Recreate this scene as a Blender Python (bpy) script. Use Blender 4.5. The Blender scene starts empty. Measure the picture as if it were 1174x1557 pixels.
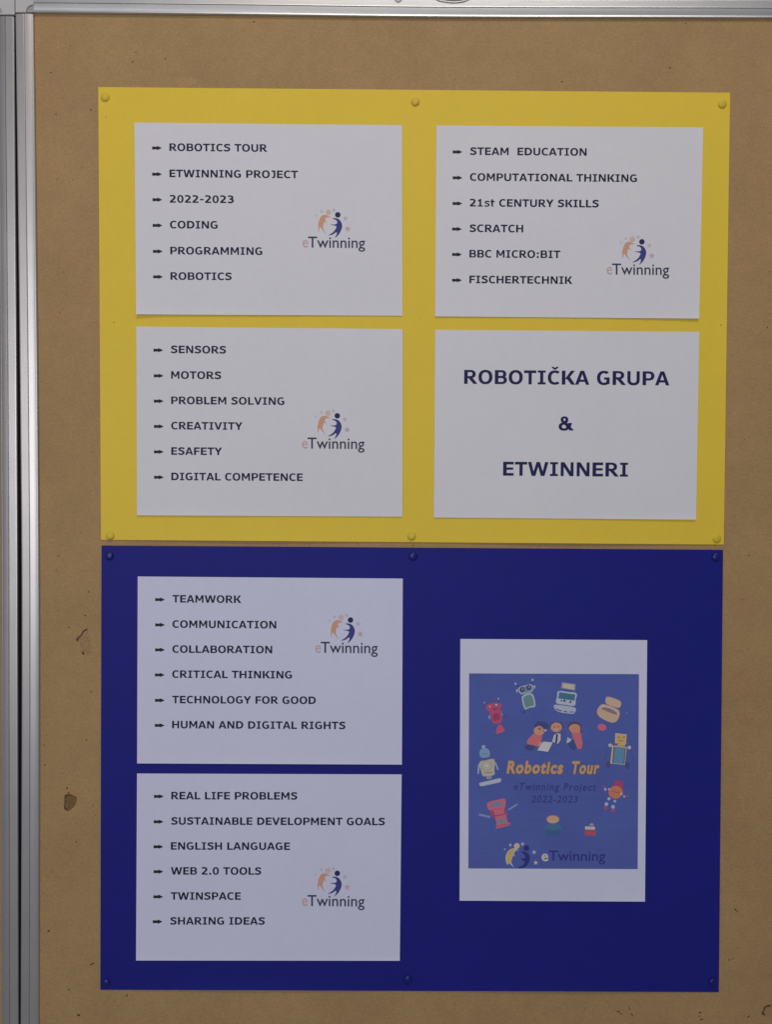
import bpy, math, random
from mathutils import Vector as V, Matrix
from mathutils.geometry import delaunay_2d_cdt
random.seed(7)
scene = bpy.context.scene
C = scene.collection

# ------------------------------------------------------------------ camera
# The board stands in the plane y = 0 and faces -y; x to the right, z up, metres.
FPX = 1300.0                       # focal length in pixels of the 1174 x 1557 photograph
CR = V((0.99994475, -0.00869497, 0.00590632))      # camera right
CD = V((0.00574350, -0.01863266, -0.99980990))     # camera down
CF = V((0.00880337, 0.99978859, -0.01858169))      # camera forward
CP = V((-0.00794054, -0.95551579, 0.01889118))     # camera position
cd = bpy.data.cameras.new('camera')
cam = bpy.data.objects.new('camera', cd)
C.objects.link(cam)
cd.sensor_fit = 'VERTICAL'
cd.sensor_height = 36.0
cd.lens = 36.0 * FPX / 1557.0
cd.clip_start, cd.clip_end = 0.02, 60
up = -CD
m = Matrix(((CR.x, up.x, -CF.x, CP.x), (CR.y, up.y, -CF.y, CP.y), (CR.z, up.z, -CF.z, CP.z), (0, 0, 0, 1)))
cam.matrix_world = m
scene.camera = cam

# ------------------------------------------------------------------ light
w = bpy.data.worlds.new('World')
scene.world = w
w.use_nodes = True
bg = w.node_tree.nodes['Background']
bg.inputs[0].default_value = (0.78, 0.87, 1.0, 1)
bg.inputs[1].default_value = 0.125


def lamp(name, loc, target, sx, sy, power, col):
    l = bpy.data.lights.new(name, 'AREA')
    l.shape = 'RECTANGLE'
    l.size, l.size_y, l.energy, l.color = sx, sy, power, col
    o = bpy.data.objects.new(name, l)
    C.objects.link(o)
    o.location = loc
    o.rotation_euler = (V(target) - V(loc)).to_track_quat('-Z', 'Y').to_euler()
    return o


lamp('ceiling_lamp', (0.2, -1.35, 1.85), (-0.05, 0, 0.2), 1.3, 0.4, 13.0, (1.0, 0.91, 0.82))
lamp('added_fill_light', (-0.65, -2.6, 0.22), (0, 0, 0.1), 1.3, 1.1, 21.5, (0.97, 0.97, 1.0))  # unseen lamp added behind the camera for fill and rail reflections

scene.view_settings.view_transform = 'Standard'
scene.view_settings.look = 'None'
scene.view_settings.exposure = 0.05
scene.view_settings.gamma = 1.0


# ------------------------------------------------------------------ helpers
def ray(u, v, depth=0.0):
    """photograph pixel -> (x, z) in metres on the plane `depth` metres in front of the board"""
    d = CF + CR * ((u - 587.0) / FPX) + CD * ((v - 778.5) / FPX)
    t = (-depth - CP.y) / d.y
    p = CP + d * t
    return p.x, p.z


def lin(c):
    c /= 255.0
    return c / 12.92 if c <= 0.04045 else ((c + 0.055) / 1.055) ** 2.4


def alb(r, g, b, e=0.5):
    a = [lin(k) / e for k in (r, g, b)]
    f = min(1.0, 0.74 / max(a))          # ink is never brighter than the paper
    return tuple(k * f for k in a)


MATS = {}


def mat(name, col, rough=0.8, metal=0.0, spec=0.3, noise=None, bump=None, coat=0.0):
    if name in MATS:
        return MATS[name]
    mt = bpy.data.materials.new(name)
    mt.use_nodes = True
    nt = mt.node_tree
    b = nt.nodes['Principled BSDF']
    b.inputs['Base Color'].default_value = (*col, 1)
    b.inputs['Roughness'].default_value = rough
    b.inputs['Metallic'].default_value = metal
    b.inputs['Specular IOR Level'].default_value = spec
    b.inputs['Coat Weight'].default_value = coat
    tc = nt.nodes.new('ShaderNodeNewGeometry')
    if noise:
        prev = None
        for sc_, amt, stretch in noise:
            mp = nt.nodes.new('ShaderNodeMapping')
            mp.inputs['Scale'].default_value = stretch
            nt.links.new(tc.outputs['Position'], mp.inputs[0])
            n = nt.nodes.new('ShaderNodeTexNoise')
            n.inputs['Scale'].default_value = sc_
            n.inputs['Detail'].default_value = 3
            nt.links.new(mp.outputs[0], n.inputs['Vector'])
            mr = nt.nodes.new('ShaderNodeMapRange')
            mr.inputs[1].default_value, mr.inputs[2].default_value = 0.25, 0.75
            mr.inputs[3].default_value, mr.inputs[4].default_value = 1 - amt, 1 + amt
            nt.links.new(n.outputs[0], mr.inputs[0])
            mul = nt.nodes.new('ShaderNodeVectorMath')
            mul.operation = 'SCALE'
            if prev is None:
                mul.inputs[0].default_value = col
            else:
                nt.links.new(prev, mul.inputs[0])
            nt.links.new(mr.outputs[0], mul.inputs['Scale'])
            prev = mul.outputs[0]
        nt.links.new(prev, b.inputs['Base Color'])
    if bump:
        n = nt.nodes.new('ShaderNodeTexNoise')
        n.inputs['Scale'].default_value = bump[0]
        n.inputs['Detail'].default_value = 3
        mp = nt.nodes.new('ShaderNodeMapping')
        mp.inputs['Scale'].default_value = bump[2] if len(bump) > 2 else (1, 1, 1)
        nt.links.new(tc.outputs['Position'], mp.inputs[0])
        nt.links.new(mp.outputs[0], n.inputs['Vector'])
        bp = nt.nodes.new('ShaderNodeBump')
        bp.inputs['Strength'].default_value = 1
        bp.inputs['Distance'].default_value = bump[1]
        nt.links.new(n.outputs[0], bp.inputs['Height'])
        nt.links.new(bp.outputs[0], b.inputs['Normal'])
    MATS[name] = mt
    return mt


def ink(r, g, b, e=0.43):
    return mat('ink_%d_%d_%d' % (r, g, b), alb(r, g, b, e), 0.75, spec=0.2, noise=[(900, 0.10, (1, 1, 1))])


def link(name, me, parent=None, loc=(0, 0, 0)):
    o = bpy.data.objects.new(name, me)
    C.objects.link(o)
    o.location = loc
    if parent is not None:
        o.parent = parent
    return o


def mesh_obj(name, verts, faces, mats, parent=None, origin=(0, 0, 0), midx=None, smooth=False):
    """verts in world metres; the object's own origin is put at `origin`"""
    me = bpy.data.meshes.new(name)
    o3 = V(origin)
    me.from_pydata([tuple(V(v) - o3) for v in verts], [], faces)
    for m_ in mats:
        me.materials.append(m_)
    if midx:
        for p, i in zip(me.polygons, midx):
            p.material_index = i
    if smooth:
        for p in me.polygons:
            p.use_smooth = True
    me.update()
    return link(name, me, parent, (0, 0, 0) if parent is not None else origin)


def thing(name, loc, label, cat, group=None):
    o = bpy.data.objects.new(name, None)
    o.empty_display_size = 0.02
    C.objects.link(o)
    o.location = loc
    tag(o, label, cat, group)
    return o


def tag(o, label, cat=None, group=None, kind=None):
    if label: o['label'] = label
    if cat: o['category'] = cat
    if group: o['group'] = group
    if kind: o['kind'] = kind
    return o


# flat shapes -------------------------------------------------------------
def union(polys):
    """overlapping polygons -> (verts, triangles) without overlaps"""
    vs, fs = [], []
    for p in polys:
        k = len(vs)
        vs += [V((x, y)) for x, y in p]
        fs.append(list(range(k, k + len(p))))
    r = delaunay_2d_cdt(vs, [], fs, 1, 1e-7)
    return [tuple(v) for v in r[0]], [f for f, o in zip(r[2], r[5]) if o]


def ccw(p):
    a = sum(p[i][0] * p[(i + 1) % len(p)][1] - p[(i + 1) % len(p)][0] * p[i][1] for i in range(len(p)))
    return p if a > 0 else p[::-1]


def rect(x0, y0, x1, y1):
    return [(x0, y0), (x1, y0), (x1, y1), (x0, y1)]


def ring(cx, cy, rx, ry, tv, th, a0=0, a1=360, n=None, e=2.25):
    n = n or max(5, int(abs(a1 - a0) / 12))
    out = []

    def pt(a, rx, ry):
        c, s = math.cos(a), math.sin(a)
        return (cx + rx * math.copysign(abs(c) ** (2 / e), c), cy + ry * math.copysign(abs(s) ** (2 / e), s))
    for i in range(n):
        a, b = (math.radians(a0 + (a1 - a0) * k / n) for k in (i, i + 1))
        out.append(ccw([pt(a, rx, ry), pt(b, rx, ry), pt(b, rx - tv, ry - th), pt(a, rx - tv, ry - th)]))
    return out


def disc(cx, cy, rx, ry=None, n=18, rot=0.0):
    ry = rx if ry is None else ry
    c, s = math.cos(rot), math.sin(rot)
    r = []
    for i in range(n):
        a = 2 * math.pi * i / n
        x, y = rx * math.cos(a), ry * math.sin(a)
        r.append((cx + c * x - s * y, cy + s * x + c * y))
    return r


def star(cx, cy, r, rot=-90):
    return [(cx + (r if i % 2 == 0 else r * .45) * math.cos(math.radians(rot + 36 * i)),
             cy + (r if i % 2 == 0 else r * .45) * math.sin(math.radians(rot + 36 * i))) for i in range(10)]


def spline(pts, n=5, closed=False):
    out = []
    N = len(pts)
    for i in range(N if closed else N - 1):
        if closed:
            p0, p1, p2, p3 = pts[i - 1], pts[i], pts[(i + 1) % N], pts[(i + 2) % N]
        else:
            p0, p1, p2, p3 = pts[max(0, i - 1)], pts[i], pts[i + 1], pts[min(N - 1, i + 2)]
        for k in range(n):
            t = k / n
            out.append(tuple(.5 * (2 * b + (c - a) * t + (2 * a - 5 * b + 4 * c - d) * t * t + (3 * b - a - 3 * c + d) * t ** 3)
                             for a, b, c, d in zip(p0, p1, p2, p3)))
    if not closed:
        out.append(tuple(pts[-1]))
    return out


def pen(pts, wv=192, wh=142, n=4):
    p = spline(pts, n)
    L, R_ = [], []
    for i, q in enumerate(p):
        a, b = p[max(0, i - 1)], p[min(len(p) - 1, i + 1)]
        dx, dy = b[0] - a[0], b[1] - a[1]
        l = math.hypot(dx, dy) or 1
        nx, ny = -dy / l, dx / l
        h = .5 * math.sqrt((nx * wv) ** 2 + (ny * wh) ** 2)
        L.append((q[0] + nx * h, q[1] + ny * h))
        R_.append((q[0] - nx * h, q[1] - ny * h))
    return [ccw([L[i], L[i + 1], R_[i + 1], R_[i]]) for i in range(len(p) - 1)]


# a wide bold sans-serif alphabet, in thousandths of the type size --------
H, S_, B_ = 727, 190, 140
STEM = rect(74, 0, 264, H)
SS = [(632, 592), (500, 648), (365, 662), (225, 636), (160, 545), (205, 452), (355, 390), (515, 325), (568, 208), (495, 102), (345, 63), (190, 78), (62, 132)]
GLYPH = {
    'A': (776, [[(8, 0), (190, 0), (418, 640), (395, 727), (286, 727)], [(768, 0), (586, 0), (358, 640), (381, 727), (490, 727)], rect(286, 727 - 90, 490, 727), rect(200, 148, 576, 268)]),
    'B': (762, [STEM, rect(83, 0, 440, 115), rect(83, 312, 440, 430), rect(83, 612, 430, 727)] + ring(430, 524, 255, 203, 172, 112, -90, 90) + ring(440, 212, 280, 212, 172, 114, -90, 90)),
    'C': (724, ring(430, 363, 378, 375, 180, 128, 50, 310)),
    'D': (830, [STEM, rect(83, 0, 360, B_), rect(83, H - B_, 360, H)] + ring(360, 363.5, 420, 363.5, 182, B_, -90, 90)),
    'E': (683, [STEM, rect(83, 0, 635, B_), rect(83, 308, 610, 430), rect(83, H - B_, 635, H)]),
    'F': (650, [STEM, rect(83, 290, 590, 414), rect(83, H - B_, 622, H)]),
    'G': (811, ring(430, 363, 378, 375, 180, 128, 50, 315) + [rect(556, 48, 730, 300), rect(430, 275, 730, 392)]),
    'H': (837, [STEM, rect(582, 0, 754, H), rect(83, 305, 754, 433)]),
    'I': (546, [rect(187, 0, 359, H), rect(62, 0, 484, 112), rect(62, H - 112, 484, H)]),
    'J': (555, [rect(310, 225, 482, H), rect(120, H - B_, 482, H)] + ring(245, 225, 237, 237, 172, 125, 240, 360)),
    'K': (771, [STEM, [(240, 290), (555, 727), (768, 727), (400, 275)], [(290, 370), (450, 480), (792, 0), (575, 0)]]),
    'L': (637, [STEM, rect(83, 0, 620, 130)]),
    'M': (948, [rect(83, 0, 243, H), rect(705, 0, 865, H), [(83, 727), (272, 727), (545, 180), (403, 180)], [(865, 727), (676, 727), (403, 180), (545, 180)]]),
    'N': (846, [rect(83, 0, 243, H), rect(603, 0, 763, H), [(83, 727), (280, 727), (763, 0), (566, 0)]]),
    'O': (850, ring(425, 363, 375, 376, 182, 128)),
    'P': (733, [STEM, rect(83, 245, 400, 365), rect(83, H - 118, 400, H)] + ring(400, 486, 305, 241, 175, 118, -90, 90)),
    'R': (782, [STEM, rect(83, 292, 400, 408), rect(83, H - 116, 400, H), [(300, 300), (500, 335), (790, 0), (575, 0)]] + ring(400, 509.5, 290, 217.5, 175, 115, -90, 90)),
    'S': (710, pen(SS)),
    'T': (682, [rect(15, H - B_, 667, H), rect(255, 0, 427, H)]),
    'U': (812, [rect(75, 265, 247, H), rect(565, 265, 737, H)] + ring(406, 265, 331, 277, 172, 132, 180, 360)),
    'V': (764, [[(5, 727), (192, 727), (382, 215), (382, 0), (286, 0)], [(759, 727), (572, 727), (382, 215), (382, 0), (478, 0)]]),
    'W': (1128, [[(20, 727), (202, 727), (322, 235), (423, 0), (222, 0)], [(322, 235), (473, 727), (564, 727), (564, 480), (423, 0), (300, 0)],
                 [(1108, 727), (926, 727), (806, 235), (705, 0), (906, 0)], [(806, 235), (655, 727), (564, 727), (564, 480), (705, 0), (828, 0)]]),
    'Y': (737, [[(0, 727), (202, 727), (450, 330), (283, 270)], [(737, 727), (535, 727), (287, 330), (454, 270)], rect(283, 0, 455, 330)]),
    '0': (711, ring(355, 363, 298, 376, 172, 122)),
    '1': (711, [rect(270, 0, 442, H), rect(115, 0, 597, 115), [(125, 500), (125, 608), (220, 622), (290, 727), (350, 727), (350, 500)]]),
    '2': (711, pen([(85, 640), (220, 668), (370, 664), (490, 605), (520, 500), (455, 380), (300, 230), (130, 75)]) + [rect(72, 0, 645, 130)]),
    '3': (711, pen([(95, 655), (230, 672), (400, 660), (508, 590), (490, 470), (390, 400), (240, 388)]) + pen([(240, 380), (430, 365), (545, 290), (540, 160), (430, 72), (260, 56), (85, 92)])),
    '-': (480, [rect(70, 250, 410, 380)]),
    ':': (402, [rect(110, 0, 290, 180), rect(110, 365, 290, 545)]),
    '.': (361, [rect(90, 0, 270, 185)]),
    's': (596, pen([(x * .83, y * .77) for x, y in SS], 150, 112)),
    't': (455, [rect(100, 150, 268, 700), rect(15, 425, 430, 545)] + ring(262, 155, 162, 165, 162, 118, 180, 285)),
    '&': (862, ring(355, 560, 205, 178, 150, 100) + ring(335, 205, 290, 216, 172, 120) + [[(210, 470), (400, 520), (862, 0), (640, 0)], [(565, 395), (765, 395), (690, 190), (560, 90), (480, 190)]]),
    ' ': (342, []),
}
GLYPH['\u010c'] = (724, GLYPH['C'][1] + [[(225, 925), (355, 925), (430, 862), (430, 780), (370, 780)], [(635, 925), (505, 925), (430, 862), (430, 780), (490, 780)]])
CACHE = {}


def glyph(ch):
    if ch not in CACHE:
        CACHE[ch] = union([ccw(p) for p in GLYPH[ch][1]]) if GLYPH[ch][1] else ([], [])
    return CACHE[ch]


def set_line(text):
    """lay a line out; verts in thousandths, first letter's ink starts at 0; also its width"""
    vs, fs, x = [], [], 0
    for ch in text:
        gv, gf = glyph(ch)
        k = len(vs)
        vs += [(x + a, b) for a, b in gv]
        fs += [tuple(i + k for i in f) for f in gf]
        x += GLYPH[ch][0]
    x0, x1 = min(v[0] for v in vs), max(v[0] for v in vs)
    return [(a - x0, b) for a, b in vs], fs, x1 - x0


def builtin_text(body, offset=0.0, shear=0.0, spacing=1.0):
    """letters of Blender's own typeface as flat triangles, scaled to a unit box"""
    cu = bpy.data.curves.new('lettering', 'FONT')
    cu.body, cu.offset, cu.shear, cu.space_character, cu.resolution_u = body, offset, shear, spacing, 4
    o = bpy.data.objects.new('lettering', cu)
    C.objects.link(o)
    dg = bpy.context.evaluated_depsgraph_get()
    me = bpy.data.meshes.new_from_object(o.evaluated_get(dg))
    vs = [tuple(v.co[:2]) for v in me.vertices]
    fs = [tuple(p.vertices) for p in me.polygons]
    bpy.data.objects.remove(o)
    bpy.data.curves.remove(cu)
    bpy.data.meshes.remove(me)
    x0, x1 = min(v[0] for v in vs), max(v[0] for v in vs)
    return [((x - x0) / (x1 - x0), y) for x, y in vs], fs


# ------------------------------------------------------------------ heights of the pinned sheets
def poly_quad(name):
    return QUAD[name]


QUAD = {  # corners in photograph pixels: top left, top right, bottom right, bottom left
    'yellow': [(148.9, 132.3), (1110.9, 140.9), (1101.2, 828), (153.1, 820.7)],
    'blue': [(153.8, 829.4), (1100.2, 836), (1093.8, 1508.5), (152, 1505)],
    's1': [(204, 186.3), (611.5, 190.5), (612.1, 480.1), (206.5, 478)],
    's2': [(663.8, 190.7), (1070, 193.7), (1063.9, 484.5), (661.7, 481)],
    's3': [(206.8, 496.5), (612.4, 500.4), (612, 785.6), (207.9, 783.4)],
    's4': [(661.9, 501.5), (1064, 504.6), (1059.1, 790.2), (659.8, 786.8)],
    's5': [(209, 876.5), (612.5, 879.7), (611.2, 1162.6), (208, 1160.8)],
    's6': [(207.9, 1176.1), (610.8, 1177.5), (608, 1460.9), (206.4, 1460.5)],
    's7': [(700.2, 971.5), (984.7, 973.3), (981.3, 1371), (699, 1369.5)],
}


def bil(q, s, t):
    (a, b, c, d) = q
    return tuple((a[k] * (1 - s) + b[k] * s) * (1 - t) + (d[k] * (1 - s) + c[k] * s) * t for k in (0, 1))


def corners(key, depth):
    return [ray(u, v, depth) for u, v in QUAD[key]]


def st(key, u, v):
    """pixel -> fractions across and down a quad (good enough for near-rectangles)"""
    q = QUAD[key]
    s, t = .5, .5
    for _ in range(12):
        x, y = bil(q, s, t)
        s += (u - x) / (q[1][0] - q[0][0])
        t += (v - y) / (q[3][1] - q[0][1])
    return s, t


def h_poster(key, u, v):
    s, t = st(key, u, v)
    s, t = min(1, max(0, s)), min(1, max(0, t))
    lift = math.sin(2 * math.pi * s) ** 2 * (0.6 + 0.4 * abs(2 * t - 1) ** 2)
    side = math.sin(math.pi * t) ** 2 * abs(2 * s - 1) ** 2
    h = 0.0010 + 0.0008 * lift + 0.0005 * side
    h += 0.0009 * math.sin(2 * math.pi * s) ** 2 * t ** 80 + .0007 * math.sin(math.pi * t) ** 2 * s ** 80
    if key == 'yellow':
        h += 0.0002 * math.sin(7 * s + 2) * math.sin(5 * t + 1)
    else:
        h += 0.0002 * math.sin(6 * s + 1) * math.sin(6 * t + .4)
    return h


HOST = {'s1': 'yellow', 's2': 'yellow', 's3': 'yellow', 's4': 'yellow', 's5': 'blue', 's6': 'blue', 's7': 'blue'}
PH = {'s1': .3, 's2': 1.1, 's3': 2.5, 's4': 3.3, 's5': 4.1, 's6': 5.2, 's7': 0.9}


def h_sheet(key, u, v):
    s, t = st(key, u, v)
    s, t = min(1, max(0, s)), min(1, max(0, t))
    p = PH[key]
    h = h_poster(HOST[key], u, v) + 0.0006
    h += 0.0002 + 0.00010 * t ** 4 * (1.0 + math.sin(5 * s + p)) + 0.00003 * (1 - t) ** 3
    h += 0.0009 * (.6 + .4 * math.sin(4 * s + 3 * p)) * t ** 60 + 0.00015 * (1 - s) ** 60 + .00015 * s ** 60
    h += 0.00010 * math.sin(8 * s + p) * math.sin(5 * t + 2 * p)
    if key == 's1':
        h += 0.0020 * math.exp(-(s * 16 + (1 - t) * 16))
    if key == 's2':
        h += 0.0010 * math.exp(-((1 - s) * 10 + (1 - t) * 10))
    return h


def pt_on(h, u, v, extra=0.0):
    d = h(u, v) + extra
    x, z = ray(u, v, d)
    return (x, -d, z)


def sheet(name, key, h, thick, mats, parent, origin, nu, nv, quad=None, extra=0.0):
    q = quad or QUAD[key]
    vs, fs = [], []
    def steps(n):
        return sorted([0, .006, .016, .03, .97, .984, .994, 1] + [k / (n - 6) for k in range(1, n - 6)])
    su, sv = steps(nu), steps(nv)
    nu, nv = len(su) - 1, len(sv) - 1
    for t_ in sv:
        for s_ in su:
            u, v = bil(q, s_, t_)
            vs.append(pt_on(h, u, v, extra))
    n1 = len(vs)
    vs += [(x, y + thick, z) for x, y, z in vs]
    W_ = nu + 1
    for j in range(nv):
        for i in range(nu):
            a = j * W_ + i
            fs.append((a, a + W_, a + W_ + 1, a + 1))
            fs.append((a + n1, a + n1 + 1, a + n1 + W_ + 1, a + n1 + W_))
    rim = [i for i in range(W_)] + [j * W_ + nu for j in range(1, nv + 1)] + [nv * W_ + i for i in range(nu - 1, -1, -1)] + [j * W_ for j in range(nv - 1, 0, -1)]
    k = len(vs)
    m_ = len(rim)
    vs += [vs[i] for i in rim] + [vs[i + n1] for i in rim]
    for i in range(m_):
        j = (i + 1) % m_
        fs.append((k + i, k + j, k + m_ + j, k + m_ + i))
    o = mesh_obj(name, vs, fs, mats, parent, origin)
    for p in o.data.polygons:
        p.use_smooth = p.index < 2 * nu * nv
    return o


def flat_print(name, layers, h, parent, origin, to_px=lambda x, y: (x, y), base=0.00012, step=0.00004):
    """layers: list of (verts, faces, material) printed one over the other on surface h"""
    vs, fs, mi, ms = [], [], [], []
    for li, (lv, lf, m_) in enumerate(layers):
        if m_ not in ms:
            ms.append(m_)
        k = len(vs)
        for x, y in lv:
            u, v = to_px(x, y)
            vs.append(pt_on(h, u, v, base + step * li))
        for f in lf:
            p = [vs[k + i] for i in f]
            # face the viewer (-y)
            ar = sum(p[i][0] * p[(i + 1) % len(p)][2] - p[(i + 1) % len(p)][0] * p[i][2] for i in range(len(p)))
            g = tuple(k + i for i in f)
            fs.append(g if ar > 0 else g[::-1])
            mi.append(ms.index(m_))
    return mesh_obj(name, vs, fs, ms, parent, origin, mi)


def shapes(polys, m_):
    v, f = union([ccw(p) for p in polys])
    return (v, f, m_)


# ------------------------------------------------------------------ materials
M_board = mat('hardboard', alb(140, 113, 78, .60), .72, spec=.25,
              noise=[(12, .07, (1, 1, 1)), (70, .05, (1, 1, 1)), (240, .09, (1, 1, 1.6)), (700, .14, (1, 1, 1)), (1500, .12, (1, 1, 1))], bump=(900, .00014))
M_fleck = mat('dark_fibre', (0.075, 0.046, 0.024), .9)
M_rim = mat('torn_edge', (0.12, 0.066, 0.03), .9)
M_fleck2 = mat('pale_fibre', (0.33, 0.22, 0.13), .9)
M_pit = mat('torn_board', (0.40, 0.245, 0.125), .95, noise=[(500, .3, (1, 1, 1))], bump=(700, .0004))
M_pit2 = mat('gouged_board', (0.22, 0.13, 0.058), .95, noise=[(500, .4, (1, 1, 1))], bump=(700, .0005))
M_yellow = mat('yellow_card', (0.88, 0.63, 0.06), .62, spec=.3, noise=[(9, .02, (1, 1, 1)), (60, .015, (1, 1, 1)), (1000, .05, (1, 1, 1))], bump=(1600, .00003))
M_blue = mat('blue_card', (0.012, 0.0145, 0.235), .6, spec=.22, noise=[(9, .05, (1, 1, 1)), (60, .04, (1, 1, 1)), (1000, .12, (1, 1, 1))], bump=(1600, .00003))
M_paper = mat('white_paper', (0.79, 0.78, 0.83), .75, spec=.2, noise=[(11, .015, (1, 1, 1)), (80, .012, (1, 1, 1)), (1000, .035, (1, 1, 1))], bump=(1500, .00003))
M_alu = mat('brushed_aluminium', (0.56, 0.53, 0.525), .40, metal=.75, spec=.5, noise=[(60, .05, (1, 1, .05)), (25, .04, (1, 1, 1)), (1200, .03, (1, 1, 1))], bump=(700, .00004, (1, 1, .04)))
M_paper_cast = mat('white_paper_blue_cast', (0.73, 0.735, 0.93), .75, spec=.2, noise=[(11, .015, (1, 1, 1)), (80, .012, (1, 1, 1)), (1000, .035, (1, 1, 1))], bump=(1500, .00003))  # white paper of the lower sheets, their blue cast put into the colour
M_alu_h = mat('brushed_aluminium_across', (0.62, 0.62, 0.63), .38, metal=.75, spec=.5, noise=[(60, .05, (.05, 1, 1)), (25, .04, (1, 1, 1)), (1200, .03, (1, 1, 1))], bump=(700, .00004, (.04, 1, 1)))
M_cap = mat('grey_plastic', (0.58, 0.56, 0.56), .55, spec=.35, noise=[(90, .03, (1, 1, 1)), (1200, .04, (1, 1, 1))], bump=(1200, .00005))
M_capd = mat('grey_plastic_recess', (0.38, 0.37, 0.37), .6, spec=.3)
M_wall = mat('painted_wall', (0.25, 0.24, 0.23), .9, noise=[(40, .05, (1, 1, 1))], bump=(300, .0004))
M_text4 = mat('navy_heading_ink', (0.017, 0.017, 0.095), .6, spec=.25, noise=[(1400, .25, (1, 1, 1))])
M_text = mat('navy_ink', (0.013, 0.013, 0.048), .6, spec=.25, noise=[(1400, .25, (1, 1, 1))])
M_bullet = mat('black_ink', (0.020, 0.020, 0.026), .6, spec=.25)
M_gap_shade = mat('gap_shade_black', (.008, .006, .006), .95, spec=.1)  # black standing for the shade between the two boards
M_wire = mat('grey_wire', (0.12, 0.12, 0.13), .5)
M_tacky = mat('yellow_plastic', (0.76, 0.56, 0.05), .45, spec=.35)
M_tackb = mat('blue_plastic', (0.010, 0.012, 0.19), .36, spec=.4)

# ------------------------------------------------------------------ wall behind
wall = mesh_obj('wall', [(-2.2, 0.05, -1.8), (2.2, 0.05, -1.8), (2.2, 0.05, 1.6), (-2.2, 0.05, 1.6),
                         (-2.2, 0.15, -1.8), (2.2, 0.15, -1.8), (2.2, 0.15, 1.6), (-2.2, 0.15, 1.6)],
                [(0, 1, 2, 3), (4, 7, 6, 5), (0, 4, 5, 1), (3, 2, 6, 7), (0, 3, 7, 4), (1, 5, 6, 2)], [M_wall])
wall['kind'] = 'structure'


# ------------------------------------------------------------------ notice boards
def lerp_path(pts, y):
    for (y0, x0), (y1, x1) in zip(pts, pts[1:]):
        if y <= y1 or (y1, x1) == pts[-1]:
            return x0 + (x1 - x0) * (y - y0) / (y1 - y0)


def smooth_path(pts, y):
    n = sum(lerp_path(pts, y + d) for d in (-60, -30, 0, 30, 60))
    return n / 5


# cross-section: fraction across (0 outer edge .. 1 inner edge), height in front of the board (mm)
PROFILE = [(0.0, -30), (0.0, 2.8), (0.02, 3.7), (0.05, 4.1), (0.09, 4.2), (0.30, 4.2), (0.465, 4.2), (0.485, 4.0), (0.492, 3.0), (0.518, 3.0),
           (0.525, 4.1), (0.56, 4.05), (0.66, 3.85), (0.76, 3.55), (0.84, 3.2), (0.885, 2.95), (0.90, 3.05), (0.95, 2.8), (0.985, 2.3), (1.0, 1.5), (1.0, 0.45), (0.98, 0.45), (0.98, -30)]
PROFILE_TOP = [(0.0, -30), (0.0, 2.8), (0.02, 3.7), (0.05, 4.1), (0.09, 4.2), (0.30, 4.2), (0.44, 4.2), (0.475, 4.28), (0.485, 4.1), (0.490, 2.8), (0.518, 2.8),
           (0.525, 3.9), (0.56, 3.88), (0.66, 3.75), (0.76, 3.55), (0.84, 3.34), (0.875, 3.26), (0.885, 3.28), (0.965, 3.50), (0.985, 3.1), (1.0, 2.3), (1.0, 0.45), (0.98, 0.45), (0.98, -30)]


def rail(name, stations, m_, parent, origin, profile=PROFILE):
    """stations: list of (outer (x, z), inner (x, z)) in metres"""
    vs, fs = [], []
    n = len(profile)
    for (ox, oz), (ix, iz) in stations:
        for f, d in profile:
            vs.append((ox + (ix - ox) * f, -d / 1000, oz + (iz - oz) * f))
    for s in range(len(stations) - 1):
        for i in range(n):
            j = (i + 1) % n
            fs.append((s * n + i, s * n + j, (s + 1) * n + j, (s + 1) * n + i))
    fs.append(tuple(range(n)))
    fs.append(tuple((len(stations) - 1) * n + i for i in range(n))[::-1])
    return mesh_obj(name, vs, fs, [m_], parent, origin)


INNER = [(-40, 49.5), (20, 50.3), (150, 52.2), (260, 53.5), (550, 56.8), (830, 59.0), (1000, 59.4), (1250, 59.0), (1557, 58.4), (2000, 57.6)]
OUTER = [(-40, 21.4), (20, 22.0), (150, 24.0), (500, 28.2), (830, 31.4), (1000, 31.8), (1250, 31.2), (1557, 30.0), (2000, 28.4)]
LINNER_R = [(-40, 20.4), (20, 20.6), (150, 21.3), (500, 24.4), (830, 26.2), (1000, 26.3), (1250, 26.7), (1557, 27.3), (2000, 28.0)]
TOPB = [(-200, 18.0), (50, 19.8), (150, 20.6), (400, 23.2), (580, 25.8), (740, 27.0), (1074, 27.5), (1174, 28.0), (1900, 29.0)]

D7 = 0.0065
board = thing('notice_board', (0.2, 0, -0.2), 'brown hardboard notice board in an aluminium frame with yellow and blue posters pinned on it', 'notice board')
bo = tuple(board.location)


def box(name, x0, x1, y0, y1, z0, z1, m_, parent, origin):
    v = [(x0, y0, z0), (x1, y0, z0), (x1, y0, z1), (x0, y0, z1), (x0, y1, z0), (x1, y1, z0), (x1, y1, z1), (x0, y1, z1)]
    return mesh_obj(name, v, [(0, 1, 2, 3), (4, 7, 6, 5), (0, 4, 5, 1), (3, 2, 6, 7), (0, 3, 7, 4), (1, 5, 6, 2)], [m_], parent, origin)


xr = ray(1760, 800)[0]
zb = ray(600, 1960)[1]
xl = ray(40, 800)[0]
zt = ray(600, 10)[1]
box('board_panel', xl, xr, 0.0, 0.008, zb, zt, M_board, board, bo)
st_v = []
for k in range(41):
    y = 21.5 + (1960 - 21.5) * k / 40
    st_v.append((ray(smooth_path(OUTER, y), y, .0042), ray(smooth_path(INNER, y), y, .0022)))
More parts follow.
